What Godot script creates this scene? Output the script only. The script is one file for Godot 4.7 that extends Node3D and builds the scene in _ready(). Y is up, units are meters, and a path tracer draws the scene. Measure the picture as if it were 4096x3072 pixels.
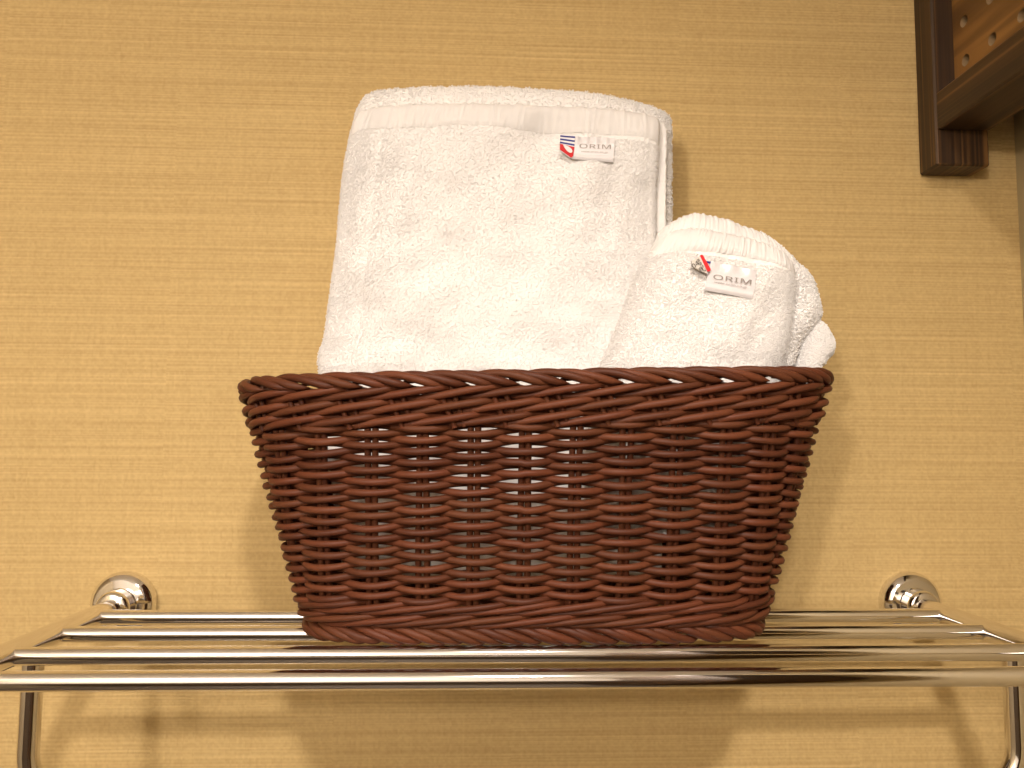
extends Node3D
# A brown wicker basket of white towels on a chrome wall rack, in front of grasscloth wallpaper.
# x runs along the wall, y is up from the axis of the rack bars, z runs from the wall (0) towards the viewer. Metres.

var rng := RandomNumberGenerator.new()
var noise := FastNoiseLite.new()
var M := {}

# ---------------------------------------------------------------- helpers
func tag(o: Node, label := "", category := "", group := "", kind := "") -> void:
	if label != "": o.set_meta("label", label)
	if category != "": o.set_meta("category", category)
	if group != "": o.set_meta("group", group)
	if kind != "": o.set_meta("kind", kind)

var taken := {}
func numbered(called: String, parent: Node) -> String:
	var key := str(parent.get_instance_id()) + called
	var n: int = taken.get(key, 0)
	taken[key] = n + 1
	return called if n == 0 else "%s_%03d" % [called, n]

func thing(called: String, label: String, category: String, at := Vector3.ZERO, group := "") -> Node3D:
	var o := Node3D.new()
	o.name = numbered(called, self)
	add_child(o, true)
	o.position = at
	tag(o, label, category, group)
	return o

# a mesh given in the world's axes, put under its parent at the parent's own place
func put(called: String, mesh: Mesh, mat: Material, parent: Node3D = self) -> MeshInstance3D:
	var o := MeshInstance3D.new()
	o.name = numbered(called, parent)
	o.mesh = mesh
	o.material_override = mat
	parent.add_child(o, true)
	if parent != self:
		o.position = -(parent.global_position)
	return o

# a grid of points to a smooth mesh
func grid(P: PackedVector3Array, nu: int, nv: int, cu := false, cv := false, flip := false) -> ArrayMesh:
	var nrm := PackedVector3Array()
	nrm.resize(P.size())
	var uv := PackedVector2Array()
	uv.resize(P.size())
	var s := 1.0 if flip else -1.0
	for i in nu:
		var i0 := (i - 1 + nu) % nu if cu else maxi(i - 1, 0)
		var i1 := (i + 1) % nu if cu else mini(i + 1, nu - 1)
		for j in nv:
			var j0 := (j - 1 + nv) % nv if cv else maxi(j - 1, 0)
			var j1 := (j + 1) % nv if cv else mini(j + 1, nv - 1)
			var n := (P[i1 * nv + j] - P[i0 * nv + j]).cross(P[i * nv + j1] - P[i * nv + j0]) * s
			nrm[i * nv + j] = n.normalized() if n.length_squared() > 1e-22 else Vector3(0, 0, 1)
			uv[i * nv + j] = Vector2(float(i) / nu, float(j) / nv)
	var idx := PackedInt32Array()
	for i in (nu if cu else nu - 1):
		for j in (nv if cv else nv - 1):
			var a := i * nv + j
			var b := ((i + 1) % nu) * nv + j
			var c := ((i + 1) % nu) * nv + (j + 1) % nv
			var d := i * nv + (j + 1) % nv
			if flip:
				idx.append_array([a, c, b, a, d, c])
			else:
				idx.append_array([a, b, c, a, c, d])
	return arrays(P, nrm, uv, idx)

func arrays(P: PackedVector3Array, nrm: PackedVector3Array, uv: PackedVector2Array, idx: PackedInt32Array) -> ArrayMesh:
	var a := []
	a.resize(Mesh.ARRAY_MAX)
	a[Mesh.ARRAY_VERTEX] = P
	a[Mesh.ARRAY_NORMAL] = nrm
	a[Mesh.ARRAY_TEX_UV] = uv
	a[Mesh.ARRAY_INDEX] = idx
	var m := ArrayMesh.new()
	m.add_surface_from_arrays(Mesh.PRIMITIVE_TRIANGLES, a)
	return m

# a round rod along a path; radii one per point; ends closed to a point
func tube(path: PackedVector3Array, radii: PackedFloat32Array, sides := 8, closed := false, up := Vector3.UP) -> ArrayMesh:
	var n := path.size()
	var P := PackedVector3Array()
	var N := up
	for i in n:
		var a := path[(i - 1 + n) % n] if closed else path[maxi(i - 1, 0)]
		var b := path[(i + 1) % n] if closed else path[mini(i + 1, n - 1)]
		var T := (b - a).normalized()
		var k := up if closed else N
		N = (k - T * k.dot(T))
		if N.length_squared() < 1e-6:
			N = T.cross(Vector3(1, 0.3, 0.2))
		N = N.normalized()
		var B := T.cross(N)
		for j in sides:
			var t := TAU * j / sides
			P.append(path[i] + (N * cos(t) + B * sin(t)) * radii[i])
	return grid(P, n, sides, closed, true)

func rod(path: PackedVector3Array, r: float, sides := 8) -> ArrayMesh:
	var p := PackedVector3Array()
	var q := PackedFloat32Array()
	var n := path.size()
	var t0 := (path[1] - path[0]).normalized()
	var t1 := (path[n - 1] - path[n - 2]).normalized()
	for e in [[0.0, 0.02], [0.0, 0.75], [0.12, 0.93]]:
		p.append(path[0] + t0 * r * e[0]); q.append(r * e[1])
	for i in n:
		if i == 0:
			p.append(path[0] + t0 * r * 0.3); q.append(r)
		elif i == n - 1:
			p.append(path[i] - t1 * r * 0.3); q.append(r)
		else:
			p.append(path[i]); q.append(r)
	for e in [[0.12, 0.93], [0.0, 0.75], [0.0, 0.02]]:
		p.append(path[n - 1] - t1 * r * e[0]); q.append(r * e[1])
	return tube(p, q, sides)

# a turned shape: profile points (radius, along) about an axis
func lathe(prof: Array, at: Vector3, axis: Vector3, seg := 40) -> ArrayMesh:
	var z := axis.normalized()
	var x := z.cross(Vector3(0, 1, 0) if absf(z.y) < 0.9 else Vector3(1, 0, 0)).normalized()
	var y := z.cross(x)
	var st := SurfaceTool.new()
	st.begin(Mesh.PRIMITIVE_TRIANGLES)
	st.set_smooth_group(0)
	var pt := func(i: int, j: int) -> Vector3:
		var t := TAU * j / seg
		return at + (x * cos(t) + y * sin(t)) * prof[i].x + z * prof[i].y
	for i in prof.size() - 1:
		st.set_smooth_group(i + 1 if prof[i].distance_to(prof[i + 1]) > 0.004 else 0)
		for j in seg:
			var a: Vector3 = pt.call(i, j)
			var b: Vector3 = pt.call(i + 1, j)
			var c: Vector3 = pt.call(i + 1, j + 1)
			var d: Vector3 = pt.call(i, j + 1)
			for v in [a, d, c, a, c, b]: st.add_vertex(v)
	st.generate_normals()
	return st.commit()

# a box with chamfered edges; texture v runs along its longest side
func box(c: Vector3, s: Vector3, ch := 0.0015) -> ArrayMesh:
	var st := SurfaceTool.new()
	st.begin(Mesh.PRIMITIVE_TRIANGLES)
	st.set_smooth_group(-1)
	var h := s * 0.5
	var long := 0 if s.x >= s.y and s.x >= s.z else (1 if s.y >= s.z else 2)
	var face := func(pts: Array) -> void:
		var n: Vector3 = (pts[1] - pts[0]).cross(pts[2] - pts[0])
		var mid := Vector3.ZERO
		for p in pts: mid += p
		if n.dot(mid) > 0: pts.reverse()
		n = n.abs()
		var across := (1 if n.x > n.y and n.x > n.z else 0)
		if across == long: across = 2 if long != 2 else (1 if n.x > n.y else 0)
		if n.z > n.x and n.z > n.y and across == 2: across = 0 if long != 0 else 1
		for t in range(1, pts.size() - 1):
			for q in [pts[0], pts[t], pts[t + 1]]:
				var w: Vector3 = q + c
				st.set_uv(Vector2(w[across] * 9.0 + [0.1, 0.25, 0.45][across], w[long] * 2.2 + 0.3))
				st.add_vertex(w)
	for ax in 3:
		var b := (ax + 1) % 3
		var d := (ax + 2) % 3
		for sg in [-1.0, 1.0]:
			var q := []
			for e in [[-1, -1], [1, -1], [1, 1], [-1, 1]]:
				var v := Vector3.ZERO
				v[ax] = h[ax] * sg; v[b] = (h[b] - ch) * e[0]; v[d] = (h[d] - ch) * e[1]
				q.append(v)
			face.call(q)
			for sb in [-1.0, 1.0]:
				var r := []
				for e in [[0, -1], [1, -1], [1, 1], [0, 1]]:
					var v := Vector3.ZERO
					v[ax] = sg * (h[ax] - (ch if e[0] == 1 else 0.0)); v[b] = sb * (h[b] - (0.0 if e[0] == 1 else ch)); v[d] = (h[d] - ch) * e[1]
					r.append(v)
				face.call(r)
	for sx in [-1.0, 1.0]:
		for sy in [-1.0, 1.0]:
			for sz in [-1.0, 1.0]:
				face.call([Vector3(sx * h.x, sy * (h.y - ch), sz * (h.z - ch)), Vector3(sx * (h.x - ch), sy * h.y, sz * (h.z - ch)), Vector3(sx * (h.x - ch), sy * (h.y - ch), sz * h.z)])
	st.generate_normals()
	return st.commit()

func lin(r: float, g: float, b: float) -> Color:
	return Color(r, g, b).linear_to_srgb()

func mat(c: Color, rough := 0.6, metal := 0.0) -> StandardMaterial3D:
	var m := StandardMaterial3D.new()
	m.albedo_color = c
	m.roughness = rough
	m.metallic = metal
	return m

# anisotropic noise picture: few samples one way, stretched
func streaks(w: int, h: int, nw: int, nh: int, sd: int) -> PackedByteArray:
	var f := FastNoiseLite.new()
	f.noise_type = FastNoiseLite.TYPE_VALUE
	f.fractal_type = FastNoiseLite.FRACTAL_NONE
	f.frequency = 0.73
	f.seed = sd
	var im := f.get_image(nw, nh)
	im.convert(Image.FORMAT_L8)
	im.resize(w, h, Image.INTERPOLATE_CUBIC)
	return im.get_data()

# ---------------------------------------------------------------- build
func _ready() -> void:
	rng.seed = 7
	noise.seed = 3
	noise.frequency = 1.0
	noise.fractal_type = FastNoiseLite.FRACTAL_NONE
	noise.noise_type = FastNoiseLite.TYPE_SIMPLEX
	var cam := Camera3D.new()
	cam.name = "camera"
	cam.fov = 53.05
	cam.near = 0.01
	cam.far = 20.0
	cam.transform = Transform3D(Basis(Vector3.UP, -0.0402) * Basis(Vector3.RIGHT, 0.08) * Basis(Vector3.BACK, 0.0069), Vector3(-0.0361, 0.1228, 0.6164))
	add_child(cam)
	var env := Environment.new()
	env.background_mode = Environment.BG_COLOR
	env.background_color = Color(0.02, 0.015, 0.01)
	env.tonemap_mode = Environment.TONE_MAPPER_LINEAR
	env.tonemap_exposure = 1.0
	env.sdfgi_enabled = true
	env.ssao_enabled = true
	env.ssil_enabled = true
	var we := WorldEnvironment.new()
	we.name = "environment"
	we.environment = env
	add_child(we)
	lamps()
	materials()
	room()
	rack()
	shelf()
	basket()
	big_towel()
	hand_towel()

const WARM := Color(1.0, 0.955, 0.92)

func lamps() -> void:
	var glow := mat(Color(1, 1, 1), 0.5)
	glow.emission_enabled = true
	glow.emission = WARM
	glow.emission_energy_multiplier = 6.0
	var bright := glow.duplicate()
	bright.emission_energy_multiplier = 30.0
	var t := thing("ceiling_lamp", "round recessed ceiling downlight above the front of the rack", "lamp", Vector3(0.025, 0.76, 0.907))
	put("lamp_trim", lathe([Vector2(0.040, 0.0), Vector2(0.040, 0.006), Vector2(0.043, 0.008), Vector2(0.056, 0.004), Vector2(0.058, 0.0)], Vector3(0.025, 0.76, 0.907), Vector3.DOWN), mat(lin(0.8, 0.78, 0.74), 0.4), t)
	put("lamp_glass", lathe([Vector2(0.040, 0.003), Vector2(0.02, 0.0045), Vector2(0.0, 0.005)], Vector3(0.025, 0.76, 0.907), Vector3.DOWN), bright, t)
	var sp := SpotLight3D.new()
	sp.name = "ceiling_lamp_beam"
	sp.light_color = WARM
	sp.light_energy = 1.84
	sp.light_size = 0.042
	sp.spot_angle = 80.0
	sp.spot_angle_attenuation = 0.9
	sp.spot_range = 6.0
	sp.spot_attenuation = 2.0
	sp.shadow_enabled = true
	t.add_child(sp)
	sp.position = Vector3(0, -0.012, 0)
	sp.rotation = Vector3(-PI / 2, 0, 0)
	var w := thing("wall_lamp", "small round frosted wall lamp on the opposite wall", "lamp", Vector3(-0.62, 0.48, 1.53))
	var at := Vector3(-0.62, 0.48, 1.53)
	var gl := SphereMesh.new()
	gl.radius = 0.045
	gl.height = 0.09
	var g := put("lamp_globe", gl, glow, w)
	g.position = Vector3.ZERO
	put("lamp_arm", lathe([Vector2(0.0, 0.0), Vector2(0.05, 0.0), Vector2(0.05, 0.012), Vector2(0.012, 0.016), Vector2(0.012, 0.168)], Vector3(-0.62, 0.48, 1.74), Vector3.FORWARD), mat(lin(0.5, 0.47, 0.42), 0.3, 1.0), w)
	var om := OmniLight3D.new()
	om.name = "wall_lamp_light"
	om.light_color = WARM
	om.light_energy = 0.76
	om.light_size = 0.044
	om.omni_range = 6.0
	om.omni_attenuation = 2.0
	om.shadow_enabled = true
	w.add_child(om)

func materials() -> void:
	M.chrome = mat(lin(0.82, 0.80, 0.775), 0.08, 1.0)
	M.white = mat(lin(0.83, 0.812, 0.79), 0.95)
	M.white.rim_enabled = true
	M.white.rim = 0.25
	M.hem = mat(lin(0.72, 0.70, 0.68), 0.95)
	M.satin = mat(lin(0.72, 0.695, 0.70), 0.3)
	# grasscloth: uneven horizontal yarns over fine upright warp
	var w := 2048
	var h := 1536
	var a := streaks(w, h, 14, 1400, 11)
	var a2 := streaks(w, h, 8, 620, 12)
	var b := streaks(w, h, 700, 40, 13)
	var c := streaks(w, h, 9, 12, 14)
	var d := streaks(w, h, 900, 768, 15)
	var e := streaks(w, h, 1024, 240, 16)
	var wob := streaks(8, h, 8, 190, 17)
	var px := PackedByteArray()
	px.resize(w * h * 3)
	var hp := PackedByteArray()
	hp.resize(w * h)
	for i in w * h:
		var x := i % w
		var y := i / w
		var yarn := sin(TAU * (y + wob[y * 8 + x * 8 / w] * 0.05) / 5.0)
		var slub := maxf(0.0, (a2[i] - 186) / 69.0)
		var tick := maxf(0.0, (e[i] - 196) / 59.0)
		var t := 0.5 + ((a[i] - 128) * 0.15 + (a2[i] - 128) * 0.06 + (b[i] - 128) * 0.05 + (c[i] - 128) * 0.02 + (d[i] - 128) * 0.13) / 128.0 + slub * 0.11 - tick * 0.12 + yarn * 0.10
		t = clampf(t, 0.0, 1.0)
		px[i * 3] = int(lerpf(168, 214, t))
		px[i * 3 + 1] = int(lerpf(140, 186, t))
		px[i * 3 + 2] = int(lerpf(87, 129, t))
		hp[i] = int(t * 255)
	var m := mat(Color(1, 1, 1), 0.78)
	m.albedo_texture = ImageTexture.create_from_image(Image.create_from_data(w, h, false, Image.FORMAT_RGB8, px))
	var hi := Image.create_from_data(w, h, false, Image.FORMAT_L8, hp)
	hi.convert(Image.FORMAT_RGB8)
	hi.bump_map_to_normal_map(1.5)
	m.normal_enabled = true
	m.normal_texture = ImageTexture.create_from_image(hi)
	m.normal_scale = 0.5
	M.paper = m
	# dark stained wood and the paler board, grain along v
	for k in [["wood", [40, 25, 10], [110, 76, 38], 21], ["board", [96, 66, 30], [140, 100, 50], 31]]:
		var s1 := streaks(512, 512, 90, 5, k[3])
		var s2 := streaks(512, 512, 256, 12, k[3] + 1)
		var s3 := streaks(512, 512, 30, 3, k[3] + 2)
		var q := PackedByteArray()
		q.resize(512 * 512 * 3)
		for i in 512 * 512:
			var vein := maxf(0.0, (s1[i] - 150) / 105.0)
			var t := clampf(0.22 + ((s1[i] - 128) * 0.15 + (s2[i] - 128) * 0.10 + (s3[i] - 128) * 0.2) / 128.0 + vein * 0.75, 0.0, 1.0)
			for ch in 3:
				q[i * 3 + ch] = int(lerpf(k[1][ch], k[2][ch], t))
		var wm := mat(Color(1, 1, 1), 0.5)
		wm.albedo_texture = ImageTexture.create_from_image(Image.create_from_data(512, 512, false, Image.FORMAT_RGB8, q))
		M[k[0]] = wm
	M.raw = mat(lin(0.26, 0.17, 0.08), 0.7)
	# resin wicker, a few tones
	var wick := []
	for i in 5:
		var f := 0.78 + 0.11 * i
		var wm := mat(lin(0.096 * f, 0.0280 * f * (1.0 + 0.04 * (i % 3)), 0.0122 * f), 0.48 + 0.03 * (i % 3))
		wm.metallic_specular = 0.30
		wick.append(wm)
	M.wicker = wick

func room() -> void:
	# the papered wall as a slab whose face carries its own texture coordinates
	var wall := MeshInstance3D.new()
	wall.name = "wall_back"
	var st := SurfaceTool.new()
	st.begin(Mesh.PRIMITIVE_TRIANGLES)
	var x0 := -1.2
	var x1 := 0.41424
	for v in [[x0, -1.5], [x0, 0.76], [x1, 0.76], [x0, -1.5], [x1, 0.76], [x1, -1.5]]:
		st.set_normal(Vector3(0, 0, 1))
		st.set_tangent(Plane(1, 0, 0, 1))
		st.set_uv(Vector2((v[0] + 0.56) / 1.1, (0.50 - v[1]) / 0.825))
		st.add_vertex(Vector3(v[0], v[1], 0))
	wall.mesh = st.commit()
	wall.material_override = M.paper
	add_child(wall)
	tag(wall, "", "", "", "structure")
	var plain := mat(lin(0.62, 0.52, 0.36), 0.85)
	var cream := mat(lin(0.84, 0.80, 0.73), 0.85)
	var parts := [
		["wall_core", Vector3(-0.39, -0.37, -0.053), Vector3(1.62, 2.26, 0.10), plain],
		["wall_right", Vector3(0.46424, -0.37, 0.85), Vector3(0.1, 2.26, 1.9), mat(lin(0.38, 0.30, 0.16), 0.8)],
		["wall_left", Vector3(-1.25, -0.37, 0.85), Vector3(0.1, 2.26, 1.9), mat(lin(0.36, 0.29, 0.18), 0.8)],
		["wall_opposite", Vector3(-0.39, 0.23, 1.79), Vector3(1.61, 1.06, 0.1), cream],
		["wall_opposite_base", Vector3(-0.39, -0.90, 1.79), Vector3(1.61, 1.2, 0.1), mat(lin(0.10, 0.07, 0.045), 0.6)],
		["ceiling", Vector3(-0.39, 0.81, 0.85), Vector3(1.9, 0.1, 2.1), cream],
		["floor", Vector3(-0.39, -1.55, 0.85), Vector3(1.9, 0.1, 2.1), mat(lin(0.13, 0.10, 0.07), 0.5)],
	]
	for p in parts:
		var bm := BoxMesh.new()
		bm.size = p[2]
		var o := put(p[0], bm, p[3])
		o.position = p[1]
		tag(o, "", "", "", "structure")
	var added_box := put("added_cabinet", box(Vector3(0.334, -0.48, 1.10), Vector3(0.158, 2.03, 0.80), 0.003), M.wood)  # added out of view so the right half of the chrome bars reflects dark
	tag(added_box, "added tall dark wooden box against the right wall, unseen, darkens the chrome reflections", "added_cabinet")

func rack() -> void:
	var t := thing("towel_rack", "chrome wall-mounted towel rack of four bars carrying the brown basket", "towel rack", Vector3(0, 0, 0))
	for z in [0.0505, 0.0998, 0.1510, 0.1993]:
		put("shelf_bar", rod(PackedVector3Array([Vector3(-0.3035, 0, z), Vector3(-0.1, 0, z), Vector3(0.1, 0, z), Vector3(0.3035, 0, z)]), 0.0052, 28), M.chrome, t)
	for s in [-1.0, 1.0]:
		put("side_rail", rod(PackedVector3Array([Vector3(s * 0.308, 0, 0.018), Vector3(s * 0.308, 0, 0.1), Vector3(s * 0.308, 0, 0.17), Vector3(s * 0.308, 0, 0.226)]), 0.0076, 28), M.chrome, t)
		put("wall_flange", lathe([Vector2(0.0, 0.0), Vector2(0.0242, 0.0), Vector2(0.0245, 0.004), Vector2(0.0238, 0.0070), Vector2(0.0220, 0.0098), Vector2(0.0190, 0.0114), Vector2(0.0132, 0.0119), Vector2(0.0127, 0.0126), Vector2(0.0127, 0.0215), Vector2(0.0120, 0.0240), Vector2(0.0104, 0.0253), Vector2(0.0070, 0.0256)], Vector3(s * 0.308, 0, 0), Vector3.BACK, 56), M.chrome, t)
		put("hanger_collar", lathe([Vector2(0.0, 0.003), Vector2(0.0072, 0.003), Vector2(0.0076, 0.004), Vector2(0.0076, 0.0095), Vector2(0.0070, 0.0105), Vector2(0.0, 0.0105)], Vector3(s * 0.3095, 0, 0.118), Vector3.DOWN, 28), M.chrome, t)
	# hanging towel bar: two legs bent into one long bar below
	var p := PackedVector3Array()
	var X := 0.3105
	var r := 0.030
	var yb := -0.0975
	for y in [-0.006, -0.03, -0.059]: p.append(Vector3(-X, y, 0.118))
	for i in 9:
		var a := PI + PI / 2 * i / 8.0
		p.append(Vector3(-X + r + cos(a) * r, yb + r + sin(a) * r, 0.118))
	p.append(Vector3(-0.1, yb, 0.118))
	p.append(Vector3(0.1, yb, 0.118))
	for i in 9:
		var a := -PI / 2 + PI / 2 * i / 8.0
		p.append(Vector3(X - r + cos(a) * r, yb + r + sin(a) * r, 0.118))
	for y in [-0.059, -0.03, -0.006]: p.append(Vector3(X, y, 0.118))
	var q := PackedFloat32Array()
	for i in p.size(): q.append(0.0063)
	put("towel_bar", tube(p, q, 24, false, Vector3(0, 0, 1)), M.chrome, t)

func shelf() -> void:
	var t := thing("shelf_unit", "dark stained wooden shelf unit with drilled side board, upper right corner", "shelf unit", Vector3(0.352, 0.351, 0.013))
	put("post", box(Vector3(0.352, 0.5255, 0.0132), Vector3(0.044, 0.349, 0.0256)), M.wood, t)
	put("post", box(Vector3(0.352, 0.5255, 0.2932), Vector3(0.044, 0.349, 0.0256)), M.wood, t)
	put("rail", box(Vector3(0.3522, 0.3955, 0.1532), Vector3(0.0436, 0.031, 0.2538)), M.wood, t)
	# side board with shelf-pin holes every 32 mm
	var c := CSGBox3D.new()
	c.name = "side_board"
	c.size = Vector3(0.012, 0.288, 0.2536)
	c.material = M.board
	t.add_child(c, true)
	c.position = Vector3(0.353, 0.5555, 0.1532) - t.position
	for iz in 7:
		for iy in 8:
			var hole := CSGCylinder3D.new()
			hole.name = "pin_hole"
			hole.operation = CSGShape3D.OPERATION_SUBTRACTION
			hole.radius = 0.0047
			hole.height = 0.040
			hole.sides = 20
			hole.material = M.raw
			hole.rotation = Vector3(0, 0, PI / 2)
			hole.position = Vector3(-0.005, 0.4315 + 0.0325 * iy - 0.5555, 0.041 + 0.032 * iz - 0.1532)
			c.add_child(hole, true)

# ---------------------------------------------------------------- basket
const NS := 36
const LV := 13
var plan := []

func build_plan() -> void:
	for l in LV:
		var v := float(l) / (LV - 1)
		var a := lerpf(0.1415, 0.1795, v) + 0.0015 * sin(PI * v)
		var zf := lerpf(0.1505, 0.1800, v)
		var zb := lerpf(0.0430, 0.0170, v)
		var b := (zf - zb) * 0.5
		var zc := (zf + zb) * 0.5
		var ex := lerpf(4.2, 4.6, v)
		var pts := PackedVector2Array()
		var cum := PackedFloat32Array()
		var n := 720
		var tot := 0.0
		for i in n + 1:
			var w := TAU * i / n
			var dx := sin(w)
			var dz := cos(w)
			var r := pow(pow(absf(dx) / a, ex) + pow(absf(dz) / b, ex), -1.0 / ex)
			var q := Vector2(dx * r, zc + dz * r)
			if i > 0: tot += q.distance_to(pts[i - 1])
			pts.append(q)
			cum.append(tot)
		var ds := (tot / 2 - 0.0294 * 5.0) / 13.0
		var row := PackedVector2Array()
		var at := 0
		for kk in NS * 10:
			var k := kk / 10.0
			var m := k if k <= 18.0 else 36.0 - k
			var s: float
			if m <= 4.0: s = 0.0294 * m
			elif m <= 6.0: s = 0.0294 * 4.0 + (m - 4.0) * 0.0294 + (ds - 0.0294) * (m - 4.0) * (m - 4.0) / 4.0
			else: s = 0.0294 * 5.0 + ds + ds * (m - 6.0)
			s = (s if k <= 18.0 else tot - s) - 0.0103
			s = fposmod(s, tot)
			var lo := 0
			var hi := n
			while hi - lo > 1:
				var mid := (lo + hi) >> 1
				if cum[mid] <= s: lo = mid
				else: hi = mid
			var f := (s - cum[lo]) / maxf(cum[hi] - cum[lo], 1e-9)
			row.append(pts[lo].lerp(pts[hi], f))
		plan.append(row)

func plan_at(k: float, v: float) -> Vector2:
	var l := clampf(v, 0.0, 0.9999) * (LV - 1)
	var i := int(l)
	var f := l - i
	var kk := fposmod(k, NS) * 10.0
	var j := int(kk) % (NS * 10)
	var g := kk - int(kk)
	var j1 := (j + 1) % (NS * 10)
	return (plan[i][j] as Vector2).lerp(plan[i][j1], g).lerp((plan[i + 1][j] as Vector2).lerp(plan[i + 1][j1], g), f)

const Y0 := 0.0110
const YH := 0.150
# a point on the basket wall: k stakes round from the front, height y, off outwards
func skin(k: float, y: float, off := 0.0) -> Vector3:
	var v := (y - Y0) / YH
	var p := plan_at(k, v)
	var t := plan_at(k + 0.15, v) - plan_at(k - 0.15, v)
	var n := Vector2(-t.y, t.x).normalized()
	if n.dot(p - Vector2(0, 0.099)) < 0: n = -n
	p += n * off
	return Vector3(p.x, y + 0.026 * p.x * clampf(v, 0, 1.1), p.y)

func basket() -> void:
	build_plan()
	var t := thing("wicker_basket", "brown woven resin wicker basket standing on the chrome bars, holding towels", "basket", Vector3(0, 0.0052, 0.097))
	var mats: Array = M.wicker
	# upright stakes in pairs
	for k in NS:
		for s in [-1.0, 1.0]:
			var p := PackedVector3Array()
			var jit := rng.randf_range(-0.0007, 0.0007)
			for i in 9:
				var y := lerpf(0.010, 0.1345, i / 8.0)
				var c := skin(k, y)
				var d := (skin(k + 0.1, y) - skin(k - 0.1, y)).normalized()
				p.append(c + d * (s * 0.0021 + jit * sin(i * 0.7 + k)))
			put("stake", rod(p, 0.0020, 7), mats[rng.randi() % 3], t)
	# rows of single weavers
	for row in 31:
		var y := 0.0327 + 0.0034 * row + rng.randf_range(-0.00025, 0.00025)
		var thick := rng.randf_range(0.95, 1.04)
		var p := PackedVector3Array()
		var q := PackedFloat32Array()
		var ph := rng.randf() * 10.0
		for i in NS * 10:
			var k := i / 10.0
			var c := cos(PI * (k + row))
			var off := 0.0042 * c * (1.22 - 0.22 * c * c)
			var wob := noise.get_noise_2d(k * 0.55 + ph, row * 3.1) * 0.00065
			p.append(skin(k, y + wob - 0.00112 * c, off))
			q.append(0.00218 * thick * (1.0 + 0.05 * noise.get_noise_2d(k * 0.9, row * 7.0 + 3.0)))
		put("weaver", tube(p, q, 8, true), mats[rng.randi() % 5], t)
	# waling: slanting rods, three a row, shown over nearly two stakes below and over one above
	for w in [[0.0196, 0.0, 0.0035, 3], [0.0271, 0.4, 0.0035, 3], [0.1384, 0.35, 0.0029, 3], [0.1459, 0.15, 0.0029, 3], [0.1541, 0.0, 0.0029, 3]]:
		var rods: int = w[3]
		var over := 0.48 if w[0] > 0.1 else 0.70
		for j in rods:
			var p := PackedVector3Array()
			var q := PackedFloat32Array()
			var ph := rng.randf() * 10.0
			for i in NS * 10:
				var k := i / 10.0
				var f := fposmod(k + w[1] - j, float(rods)) / rods
				var off: float
				var up: float
				if f < over:
					var g := f / over
					off = pow(maxf(0.0, sin(PI * pow(g, 1.5))), 0.6)
					up = lerpf(-1.0, 1.0, g)
				else:
					var g := (f - over) / (1.0 - over)
					off = -pow(maxf(0.0, sin(PI * g)), 0.6)
					up = lerpf(1.0, -1.0, smoothstep(0.0, 1.0, g))
				var base: float = 0.0012 if w[0] > 0.1 else 0.0006
				p.append(skin(k, w[0] + up * w[2] + noise.get_noise_2d(k * 0.5 + ph, 9.0) * 0.0004, base + off * 0.0043))
				q.append(0.00225 if w[0] > 0.1 else 0.0020)
			put("wale_strand", tube(p, q, 8, true), mats[rng.randi() % 5], t)
	# the cut ends of the border sticks, leaning left through the upper waling
	for k in NS:
		for s in 2:
			var p := PackedVector3Array()
			for i in 7:
				var g := i / 6.0
				var lean := -0.30 - 0.07 + s * 0.19 - g * (0.36 - 0.08 * s)
				p.append(skin(k + lean, lerpf(0.1335 + 0.0008 * s, 0.1585, g), 0.0030 - 0.0022 * g))
			put("border_stick", rod(p, 0.0017, 7), mats[rng.randi() % 4], t)
	# rolled rim and foot: rods laid over one another like a rope
	for side in 2:
		for i in (NS * 2 if side == 0 else 90):
			var p := PackedVector3Array()
			var q := PackedFloat32Array()
			var k0 := i * (0.5 if side == 0 else 0.4) + rng.randf_range(-0.06, 0.06) + (0.06 if i % 2 else -0.06)
			var span := 1.9 if side == 0 else 1.35
			var n := 17
			for j in n:
				var g := float(j) / (n - 1)
				var ang := deg_to_rad(lerpf(190.0, -62.0, g)) if side == 0 else deg_to_rad(lerpf(120.0, -112.0, g))
				var rho := (0.0038 if side == 0 else 0.0035) + (0.0003 if i % 2 else 0.0)
				rho *= lerpf(0.75, 1.0, smoothstep(0.0, 0.2, minf(g, 1.0 - g)))
				var yc := 0.1605 if side == 0 else 0.0112
				var b := skin(k0 + g * span, yc, 0.0010 if side == 0 else 0.0)
				var o := skin(k0 + g * span, yc, 0.0110 if side == 0 else 0.01) - b
				o.y = 0
				o = o.normalized()
				p.append(b + o * cos(ang) * rho + Vector3.UP * sin(ang) * rho)
				q.append((0.0024 if side == 0 else 0.0026) * lerpf(0.35, 1.0, smoothstep(0.0, 0.16, minf(g, 1.0 - g))))
			q[0] = 0.0002
			q[n - 1] = 0.0002
			put("rim_strand" if side == 0 else "foot_strand", tube(p, q, 8), mats[(rng.randi() % 5)], t)

# ---------------------------------------------------------------- towels
func along(pts: Array, t: float) -> Vector2:
	var tot := 0.0
	for i in pts.size() - 1: tot += pts[i].distance_to(pts[i + 1])
	var s := clampf(t, 0.0, 1.0) * tot
	for i in pts.size() - 1:
		var d: float = pts[i].distance_to(pts[i + 1])
		if s <= d or i == pts.size() - 2:
			# smooth the corners with a Catmull-Rom piece
			var p0: Vector2 = pts[maxi(i - 1, 0)]
			var p3: Vector2 = pts[mini(i + 2, pts.size() - 1)]
			return (pts[i] as Vector2).cubic_interpolate(pts[i + 1], p0, p3, s / d)
		s -= d
	return pts[-1]

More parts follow.
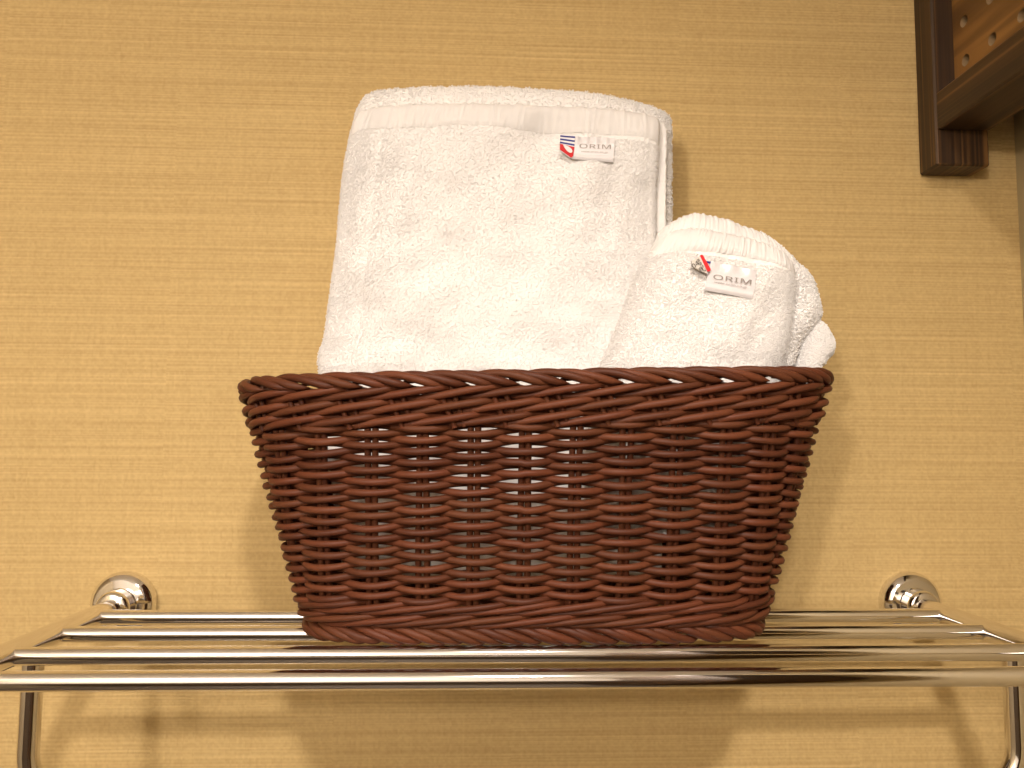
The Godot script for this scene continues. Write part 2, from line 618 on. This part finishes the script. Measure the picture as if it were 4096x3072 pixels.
# a padded cloth layer between four border curves
class Pad:
	var top: Array
	var left: Array
	var right: Array
	var bottom: Array
	var z0 := 0.05
	var thick := 0.02
	var back := 0.02
	var pu := 8.0
	var pt := 10.0
	var flare := 0.0
	var wave := 0.002
	var wave_f := 14.0
	var fuzz := 0.0007
	var seed := 0.0
	var front: PackedVector3Array
	var normals: PackedVector3Array

func pad_xy(p: Pad, u: float, v: float) -> Vector2:
	var b := along(p.bottom, u)
	var t := along(p.top, u)
	var l := along(p.left, v)
	var r := along(p.right, v)
	var c: Vector2 = (p.bottom[0] * (1 - u) + p.bottom[-1] * u) * (1 - v) + (p.top[0] * (1 - u) + p.top[-1] * u) * v
	return b * (1 - v) + t * v + l * (1 - u) + r * u - c

func pad_z(p: Pad, q: Vector2, u: float, v: float, side := 1.0) -> float:
	var prof := sqrt(maxf(0.0, 1.0 - pow(absf(2 * u - 1), p.pu))) * sqrt(maxf(0.0, 1.0 - pow(v, p.pt)))
	var n := noise.get_noise_3d(q.x * p.wave_f, q.y * p.wave_f, p.seed) + 0.45 * noise.get_noise_3d(q.x * p.wave_f * 2.3, q.y * p.wave_f * 2.3, p.seed + 5.0)
	var flare: float = p.flare * smoothstep(0.165, 0.11, q.y) * pow((q.x + 0.012) / 0.1, 2.0)
	return p.z0 + flare + (prof * (p.thick + p.wave * n) if side > 0 else -prof * p.back)

func spread(a: float) -> float:   # sample more densely near both borders
	return a - 0.085 * sin(TAU * a)

func pad_mesh(p: Pad, nu: int, nv: int, side := 1.0) -> ArrayMesh:
	var P := PackedVector3Array()
	for i in nu:
		var u := spread(float(i) / (nu - 1))
		for j in nv:
			var v := float(j) / (nv - 1)
			v = v + 0.06 * sin(PI * v) * v
			v = minf(v, 1.0)
			var q := pad_xy(p, u, v)
			P.append(Vector3(q.x, q.y, pad_z(p, q, u, v, side)))
	var flip := false
	var base := grid(P, nu, nv, false, false, flip)
	var nrm: PackedVector3Array = base.surface_get_arrays(0)[Mesh.ARRAY_NORMAL]
	if (nrm[(nu / 2) * nv + nv / 2].z > 0) != (side > 0):
		flip = true
		for i in nrm.size(): nrm[i] = -nrm[i]
	for i in P.size():
		var a := P[i]
		var n := noise.get_noise_3d(a.x * 520.0, a.y * 520.0, a.z * 520.0) + 0.3 * noise.get_noise_3d(a.x * 210.0, a.y * 210.0, a.z * 210.0)
		P[i] = a + nrm[i] * n * p.fuzz
	var m := grid(P, nu, nv, false, false, flip)
	if side > 0:
		p.front = P
		p.normals = m.surface_get_arrays(0)[Mesh.ARRAY_NORMAL]
	return m

func pad(called: String, p: Pad, nu: int, nv: int, parent: Node3D) -> MeshInstance3D:
	var f := pad_mesh(p, nu, nv, 1.0)
	var bk := pad_mesh(p, nu / 3, nv / 3, -1.0)
	var st := SurfaceTool.new()
	st.append_from(f, 0, Transform3D())
	st.append_from(bk, 0, Transform3D())
	return put(called, st.commit(), M.white, parent)

# the pile: small loops of yarn standing on a pad
var loop_mesh: ArrayMesh
func pile(p: Pad, count: int, parent: Node3D, skip: Callable, size := 1.0) -> void:
	if loop_mesh == null:
		var lp := PackedVector3Array()
		var lr := PackedFloat32Array()
		for i in 6:
			var a := PI * i / 5.0
			lp.append(Vector3(cos(a) * 0.00027, sin(a) * 0.00042 - 0.00011, sin(a * 1.5) * 0.00015))
			lr.append(0.00014)
		loop_mesh = tube(lp, lr, 4, false, Vector3(0, 0, 1))
	var mm := MultiMesh.new()
	mm.transform_format = MultiMesh.TRANSFORM_3D
	mm.mesh = loop_mesh
	var tf := []
	var n := p.front.size()
	for c in count:
		var i := rng.randi() % n
		var at := p.front[i] + Vector3(rng.randf_range(-0.0007, 0.0007), rng.randf_range(-0.0007, 0.0007), 0)
		if at.y < 0.13 or skip.call(at): continue
		var up := (p.normals[i] + Vector3(rng.randf_range(-0.5, 0.5), rng.randf_range(-0.5, 0.5), rng.randf_range(-0.5, 0.5))).normalized()
		var x := up.cross(Vector3(rng.randf_range(-1, 1), rng.randf_range(-1, 1), rng.randf_range(-1, 1))).normalized()
		var s := rng.randf_range(0.7, 1.3) * size
		tf.append(Transform3D(Basis(x, up, x.cross(up)).scaled_local(Vector3(s, s, s)), at))
	mm.instance_count = tf.size()
	for i in tf.size(): mm.set_instance_transform(i, tf[i])
	var o := MultiMeshInstance3D.new()
	o.name = numbered("terry_pile", parent)
	o.multimesh = mm
	o.material_override = M.white
	tag(o, "", "", "", "stuff")
	parent.add_child(o, true)
	o.position = -parent.global_position

# a flat-woven hem along the top of a pad, lightly ribbed
func hem(p: Pad, v0: float, v1: float, vt: float, parent: Node3D, ribs: float, called := "hem") -> void:
	var P := PackedVector3Array()
	var nu := 240
	var nv := 14
	for i in nu:
		var u := lerpf(0.012, 0.988, float(i) / (nu - 1))
		var lo := lerpf(v0, v1, u)
		for j in nv:
			var g := float(j) / (nv - 1)
			var v := lerpf(lo, vt, g)
			var q := pad_xy(p, u, v)
			var z := pad_z(p, q, u, v)
			var r := noise.get_noise_2d(u * (ribs * 0.23) + 0.8 * sin(u * 9.0 + p.seed), p.seed * 3.0 + g * 0.25)
			z += 0.0009 + (0.0007 if ribs < 150.0 else 0.00055) * absf(r) - 0.0009 * (1.0 - smoothstep(0.0, 0.12, g))
			P.append(Vector3(q.x, q.y + 0.0007 * r * g, z))
	var m := grid(P, nu, nv, false, false, false)
	var nrm: PackedVector3Array = m.surface_get_arrays(0)[Mesh.ARRAY_NORMAL]
	if nrm[nu / 2 * nv + 4].z < 0: m = grid(P, nu, nv, false, false, true)
	put(called, m, M.hem, parent)

func ground_z(p: Pad, x: float, y: float, r := 0.006) -> float:
	var s := 0.0
	var n := 0
	for a in p.front:
		if absf(a.x - x) < r and absf(a.y - y) < r:
			s += a.z
			n += 1
	return s / maxi(n, 1)

# a quad of cloth with corners top left, top right, bottom right, bottom left, lying on a pad
func patch(c: Array, z: Callable, nu: int, nv: int) -> ArrayMesh:
	var P := PackedVector3Array()
	for i in nu:
		var u := float(i) / (nu - 1)
		for j in nv:
			var v := float(j) / (nv - 1)
			var q: Vector2 = (c[0] * (1 - u) + c[1] * u) * (1 - v) + (c[3] * (1 - u) + c[2] * u) * v
			P.append(Vector3(q.x, q.y, z.call(q, u, v)))
	var m := grid(P, nu, nv, false, false, false)
	var nrm: PackedVector3Array = m.surface_get_arrays(0)[Mesh.ARRAY_NORMAL]
	if nrm[nv + 1].z < 0: m = grid(P, nu, nv, false, false, true)
	return m

# a thin flat piece cut to an outline
func cut(outline: PackedVector2Array, z: float, d := 0.0003) -> ArrayMesh:
	var st := SurfaceTool.new()
	st.begin(Mesh.PRIMITIVE_TRIANGLES)
	var o := outline
	if Geometry2D.is_polygon_clockwise(o): o.reverse()
	var tri := Geometry2D.triangulate_polygon(o)
	st.set_smooth_group(-1)
	for i in range(0, tri.size(), 3):
		var a := Vector3(o[tri[i]].x, o[tri[i]].y, z)
		var b := Vector3(o[tri[i + 1]].x, o[tri[i + 1]].y, z)
		var c := Vector3(o[tri[i + 2]].x, o[tri[i + 2]].y, z)
		if (b - a).cross(c - a).z > 0:
			var e := b
			b = c
			c = e
		for v in [a, b, c]: st.add_vertex(v)
	for i in o.size():
		var a := Vector3(o[i].x, o[i].y, z)
		var b := Vector3(o[(i + 1) % o.size()].x, o[(i + 1) % o.size()].y, z)
		var k := Vector3(0, 0, -d)
		for v in [a, b, b + k, a, b + k, a + k]: st.add_vertex(v)
	st.generate_normals()
	return st.commit()

func lettering(text: String, from: Vector2, to: Vector2, height: float, z: float, m: Material, parent: Node3D, face := "Droid Sans") -> void:
	var tm := TextMesh.new()
	var f := SystemFont.new()
	f.font_names = PackedStringArray([face])
	tm.font = f
	tm.text = text
	tm.font_size = 64
	tm.pixel_size = 0.0001
	tm.depth = 0.00002
	tm.curve_step = 1.0
	var bb := tm.get_aabb()
	var o := MeshInstance3D.new()
	o.name = numbered("lettering", parent)
	o.mesh = tm
	o.material_override = m
	parent.add_child(o, true)
	var d := to - from
	var a := d.angle()
	var sx := d.length() / bb.size.x
	var sy := height / bb.size.y
	var bs := Basis(Vector3.BACK, a) * Basis.from_scale(Vector3(sx, sy, 1))
	var cen := (from + to) * 0.5
	o.transform = Transform3D(bs, Vector3(cen.x, cen.y, z) - bs * bb.get_center() - parent.global_position)

func big_towel() -> void:
	var t := thing("bath_towel", "large white folded bath towel standing upright at the back of the basket", "towel", Vector3(-0.02, 0.03, 0.05))
	var lb := [Vector2(-0.134, 0.03), Vector2(-0.1440, 0.10), Vector2(-0.1518, 0.1750), Vector2(-0.1489, 0.1998), Vector2(-0.1455, 0.2332), Vector2(-0.1426, 0.2600), Vector2(-0.1411, 0.2874), Vector2(-0.1389, 0.3149), Vector2(-0.1343, 0.3496)]
	# the layers behind
	var p := Pad.new()
	p.z0 = 0.046
	p.thick = 0.020
	p.back = 0.020
	p.pu = 14.0
	p.pt = 24.0
	p.fuzz = 0.0006
	p.wave = 0.0012
	p.seed = 1.0
	p.top = [Vector2(-0.1331, 0.3692), Vector2(-0.1285, 0.3800), Vector2(-0.1191, 0.3883), Vector2(-0.0919, 0.3919), Vector2(-0.0363, 0.3948), Vector2(0.0054, 0.3938), Vector2(0.0473, 0.3915), Vector2(0.0824, 0.3850), Vector2(0.1015, 0.3786), Vector2(0.1074, 0.3742)]
	p.left = lb + [Vector2(-0.1331, 0.3692)]
	p.right = [Vector2(0.095, 0.03), Vector2(0.103, 0.15), Vector2(0.1045, 0.2093), Vector2(0.1058, 0.2622), Vector2(0.1064, 0.2951), Vector2(0.1066, 0.3237), Vector2(0.1074, 0.3742)]
	p.bottom = [Vector2(-0.134, 0.03), Vector2(0.0, 0.028), Vector2(0.095, 0.03)]
	pad("back_layer", p, 200, 220, t)
	pile(p, 60000, t, func(a: Vector3) -> bool: return a.y < 0.355 and a.x < 0.092 and a.x > -0.125, 1.6)
	# the edge of a middle layer at the right
	var s := Pad.new()
	s.z0 = 0.060
	s.thick = 0.010
	s.back = 0.006
	s.pu = 40.0
	s.pt = 40.0
	s.fuzz = 0.0004
	s.wave = 0.0006
	s.seed = 2.0
	s.top = [Vector2(0.03, 0.368), Vector2(0.07, 0.3685), Vector2(0.0935, 0.3660), Vector2(0.1005, 0.3610)]
	s.left = [Vector2(0.03, 0.05), Vector2(0.03, 0.368)]
	s.right = [Vector2(0.090, 0.05), Vector2(0.0965, 0.15), Vector2(0.0982, 0.25), Vector2(0.0990, 0.32), Vector2(0.1005, 0.3610)]
	s.bottom = [Vector2(0.03, 0.05), Vector2(0.090, 0.05)]
	pad("middle_layer", s, 60, 160, t)
	# the front panel
	var f := Pad.new()
	f.z0 = 0.069
	f.thick = 0.012
	f.back = 0.006
	f.pu = 16.0
	f.pt = 40.0
	f.fuzz = 0.0003
	f.wave = 0.0042
	f.wave_f = 13.0
	f.seed = 3.3
	f.flare = 0.032
	f.top = [Vector2(-0.1290, 0.3604), Vector2(-0.1198, 0.3653), Vector2(-0.1026, 0.3688), Vector2(-0.0499, 0.3709), Vector2(0.0040, 0.3707), Vector2(0.0575, 0.3691), Vector2(0.0855, 0.3660), Vector2(0.0936, 0.3607)]
	f.left = [Vector2(-0.108, 0.04), Vector2(-0.1330, 0.11), Vector2(-0.1507, 0.1740), Vector2(-0.1474, 0.1984), Vector2(-0.1440, 0.2312), Vector2(-0.1412, 0.2575), Vector2(-0.1397, 0.2844), Vector2(-0.1376, 0.3114), Vector2(-0.1325, 0.3455), Vector2(-0.1290, 0.3604)]
	f.right = [Vector2(0.085, 0.04), Vector2(0.0886, 0.2061), Vector2(0.0898, 0.2571), Vector2(0.0901, 0.2888), Vector2(0.0910, 0.3163), Vector2(0.0936, 0.3607)]
	f.bottom = [Vector2(-0.108, 0.04), Vector2(0.0, 0.038), Vector2(0.085, 0.04)]
	var panel := pad("front_panel", f, 230, 280, t)
	hem(f, 0.938, 0.925, 0.999, t, 130.0)
	pile(f, 150000, t, func(a: Vector3) -> bool: return a.y > 0.352 - 0.012 * clampf((a.x - 0.0) / 0.09, 0.0, 1.0) and a.x > -0.129)
	# sewn label and woven tab under the hem
	var z := ground_z(f, 0.043, 0.335, 0.012) + 0.0022
	var lab := put("label", patch([Vector2(0.0290, 0.3438), Vector2(0.0579, 0.3434), Vector2(0.0563, 0.3250), Vector2(0.0270, 0.3268)], func(_q: Vector2, u: float, v: float) -> float: return z - 0.0012 * (1.0 - smoothstep(0.0, 0.3, v)) + 0.0006 * sin(u * 26.0) * (1.0 - smoothstep(0.1, 0.45, v)) + 0.0007 * smoothstep(0.75, 0.9, v) - 0.0010 * smoothstep(0.9, 1.0, v), 40, 24), M.satin, t)
	lab.set_meta("label", "white satin label with grey lettering")
	var ink := mat(lin(0.36, 0.32, 0.29), 0.6)
	var faint := mat(lin(0.42, 0.36, 0.32), 0.6)
	lettering("ORIM", Vector2(0.0322, 0.3362), Vector2(0.0548, 0.3360), 0.0031, z + 0.0006, ink, lab)
	lettering("www.orim.co.jp", Vector2(0.0334, 0.3322), Vector2(0.0524, 0.3319), 0.0016, z + 0.0006, faint, lab)
	var tz := z + 0.0010
	var tab := put("woven_tab", cut(PackedVector2Array([Vector2(0.0185, 0.3440), Vector2(0.0292, 0.3434), Vector2(0.0277, 0.3282), Vector2(0.0262, 0.3268), Vector2(0.0181, 0.3327)]), tz, 0.0008), mat(lin(0.80, 0.78, 0.80), 0.7), t)
	tab.set_meta("label", "woven tab with blue stripes over a red field with a white drop")
	var blue := mat(lin(0.035, 0.04, 0.22), 0.7)
	for i in 3:
		var y := 0.34345 - 0.00232 * i
		var dl := 0.0007 + 0.00052 * i
		put("stripe", cut(PackedVector2Array([Vector2(0.01845 - 0.0001 * i, y), Vector2(0.02905 - 0.0002 * i, y - dl), Vector2(0.02895 - 0.0002 * i, y - dl - 0.00115), Vector2(0.01835 - 0.0001 * i, y - 0.00115)]), tz + 0.0003, 0.0002), blue, tab)
	put("red_field", cut(PackedVector2Array([Vector2(0.0182, 0.3372), Vector2(0.0286, 0.3350), Vector2(0.0277, 0.3285), Vector2(0.0262, 0.3271), Vector2(0.0181, 0.3330)]), tz + 0.0003, 0.0002), mat(lin(0.55, 0.008, 0.012), 0.7), tab)
	var drop := PackedVector2Array()
	for i in 28:
		var a := TAU * i / 28.0
		var w := 0.0021 * sin(a) * pow(sin(a * 0.5), 0.9)
		var l := 0.0042 * -cos(a)
		drop.append(Vector2(0.0236, 0.3338) + Vector2(l, -w).rotated(-0.72))
	put("drop_emblem", cut(drop, tz + 0.0006, 0.0002), mat(lin(0.78, 0.74, 0.74), 0.7), tab)

func hand_towel() -> void:
	var t := thing("hand_towel", "small white folded hand towel bulging at the right front of the basket", "towel", Vector3(0.11, 0.06, 0.125))
	# the layer behind, with its own hem over the top
	var b := Pad.new()
	b.z0 = 0.112
	b.thick = 0.016
	b.back = 0.016
	b.pu = 5.0
	b.pt = 12.0
	b.fuzz = 0.0005
	b.wave = 0.002
	b.wave_f = 24.0
	b.seed = 6.0
	b.top = [Vector2(0.0822, 0.2666), Vector2(0.0883, 0.2717), Vector2(0.0944, 0.2753), Vector2(0.1020, 0.2785), Vector2(0.1081, 0.2794), Vector2(0.1173, 0.2780), Vector2(0.1287, 0.2752), Vector2(0.1393, 0.2711), Vector2(0.1492, 0.2680), Vector2(0.1575, 0.2630), Vector2(0.1650, 0.2565), Vector2(0.1732, 0.2483), Vector2(0.1800, 0.2431), Vector2(0.1845, 0.2393)]
	b.left = [Vector2(0.045, 0.07), Vector2(0.055, 0.18), Vector2(0.072, 0.24), Vector2(0.0822, 0.2666)]
	b.right = [Vector2(0.130, 0.07), Vector2(0.158, 0.15), Vector2(0.1715, 0.1786), Vector2(0.1745, 0.1869), Vector2(0.1788, 0.1945), Vector2(0.1843, 0.2006), Vector2(0.1898, 0.2082), Vector2(0.1912, 0.2151), Vector2(0.1895, 0.2234), Vector2(0.1874, 0.2333), Vector2(0.1845, 0.2393)]
	b.bottom = [Vector2(0.045, 0.07), Vector2(0.09, 0.068), Vector2(0.130, 0.07)]
	pad("back_layer", b, 140, 170, t)
	hem(b, 0.90, 0.95, 0.999, t, 160.0)
	pile(b, 34000, t, func(a: Vector3) -> bool: return a.x < 0.158 and a.y < 0.25 or a.x < 0.150, 1.5)
	# the curled end at the far right
	var c := Pad.new()
	c.z0 = 0.112
	c.thick = 0.012
	c.back = 0.012
	c.pu = 2.4
	c.pt = 4.0
	c.fuzz = 0.0005
	c.wave = 0.001
	c.seed = 8.0
	c.top = [Vector2(0.180, 0.2010), Vector2(0.1850, 0.2065), Vector2(0.1905, 0.2075), Vector2(0.1957, 0.2007)]
	c.left = [Vector2(0.1700, 0.168), Vector2(0.1750, 0.1832), Vector2(0.1772, 0.1920), Vector2(0.180, 0.2010)]
	c.right = [Vector2(0.1800, 0.165), Vector2(0.1925, 0.1800), Vector2(0.1972, 0.1850), Vector2(0.1993, 0.1895), Vector2(0.1986, 0.1947), Vector2(0.1957, 0.2007)]
	c.bottom = [Vector2(0.1700, 0.168), Vector2(0.175, 0.166), Vector2(0.1800, 0.165)]
	pad("curled_end", c, 60, 70, t)
	pile(c, 9000, t, func(_a: Vector3) -> bool: return false, 1.5)
	# the front layer
	var f := Pad.new()
	f.z0 = 0.126
	f.thick = 0.022
	f.back = 0.010
	f.pu = 3.2
	f.pt = 14.0
	f.fuzz = 0.0003
	f.wave = 0.0022
	f.wave_f = 22.0
	f.seed = 9.4
	f.top = [Vector2(0.0801, 0.2586), Vector2(0.0852, 0.2620), Vector2(0.0919, 0.2640), Vector2(0.1014, 0.2646), Vector2(0.1125, 0.2633), Vector2(0.1272, 0.2606), Vector2(0.1420, 0.2568), Vector2(0.1545, 0.2525), Vector2(0.1625, 0.2474), Vector2(0.1669, 0.2416)]
	f.left = [Vector2(0.020, 0.07), Vector2(0.0330, 0.15), Vector2(0.0403, 0.1755), Vector2(0.0461, 0.1886), Vector2(0.0535, 0.2075), Vector2(0.0608, 0.2273), Vector2(0.0682, 0.2421), Vector2(0.0741, 0.2518), Vector2(0.0801, 0.2586)]
	f.right = [Vector2(0.125, 0.07), Vector2(0.1510, 0.15), Vector2(0.1580, 0.1768), Vector2(0.1613, 0.1907), Vector2(0.1638, 0.2054), Vector2(0.1668, 0.2238), Vector2(0.1674, 0.2349), Vector2(0.1669, 0.2416)]
	f.bottom = [Vector2(0.020, 0.07), Vector2(0.08, 0.068), Vector2(0.125, 0.07)]
	pad("front_layer", f, 170, 190, t)
	hem(f, 0.885, 0.925, 0.999, t, 160.0)
	pile(f, 100000, t, func(a: Vector3) -> bool: return a.y > 0.2478 - 0.15 * maxf(0.0, a.x - 0.075) and a.x > 0.069)
	var z := ground_z(f, 0.119, 0.226, 0.010) + 0.0027
	var lab := put("label", patch([Vector2(0.1066, 0.2388), Vector2(0.1361, 0.2335), Vector2(0.1327, 0.2153), Vector2(0.1022, 0.2202)], func(_q: Vector2, u: float, v: float) -> float: return z - 0.0011 * (1.0 - smoothstep(0.0, 0.35, v)) + 0.0008 * sin(u * 15.0 + 1.0) * (1.0 - smoothstep(0.1, 0.4, v)) + 0.0006 * smoothstep(0.76, 0.88, v) - 0.0010 * smoothstep(0.9, 1.0, v) - 0.0008 * u * u, 40, 24), M.satin, t)
	lab.set_meta("label", "white satin label with grey lettering")
	var ink := mat(lin(0.27, 0.24, 0.22), 0.6)
	var faint := mat(lin(0.34, 0.30, 0.28), 0.6)
	lettering("ORIM", Vector2(0.1078, 0.2287), Vector2(0.1318, 0.2255), 0.0030, z + 0.0006, ink, lab)
	lettering("www.orim.co.jp", Vector2(0.1083, 0.2253), Vector2(0.1289, 0.2222), 0.0016, z + 0.0006, faint, lab)
	var tz := z + 0.0026
	var tab := put("woven_tab", cut(PackedVector2Array([Vector2(0.0990, 0.2411), Vector2(0.1033, 0.2315), Vector2(0.1031, 0.2301), Vector2(0.0939, 0.2345), Vector2(0.0937, 0.2379), Vector2(0.0958, 0.2391)]), tz, 0.0015), mat(lin(0.62, 0.58, 0.52), 0.7), t)
	tab.set_meta("label", "folded-over woven tab, grey back with dark marks and a red edge")
	put("red_edge", cut(PackedVector2Array([Vector2(0.0989, 0.2413), Vector2(0.1000, 0.2419), Vector2(0.1009, 0.2411), Vector2(0.1054, 0.2328), Vector2(0.1051, 0.2316), Vector2(0.1034, 0.2314)]), tz + 0.0006, 0.0020), mat(lin(0.75, 0.008, 0.012), 0.7), tab)
	put("blue_stripe", cut(PackedVector2Array([Vector2(0.1035, 0.2384), Vector2(0.1063, 0.2380), Vector2(0.1059, 0.2369), Vector2(0.1043, 0.2371)]), z + 0.0010, 0.0008), mat(lin(0.03, 0.03, 0.24), 0.7), tab)
	var dark := mat(lin(0.03, 0.02, 0.008), 0.7)
	lettering("04", Vector2(0.0941, 0.2342), Vector2(0.0977, 0.2370), 0.0028, tz + 0.0004, dark, tab)
	lettering("8852", Vector2(0.0972, 0.2390), Vector2(0.1021, 0.2314), 0.0018, tz + 0.0004, dark, tab)
	lettering("8", Vector2(0.0982, 0.2322), Vector2(0.1002, 0.2334), 0.0024, tz + 0.0004, dark, tab)
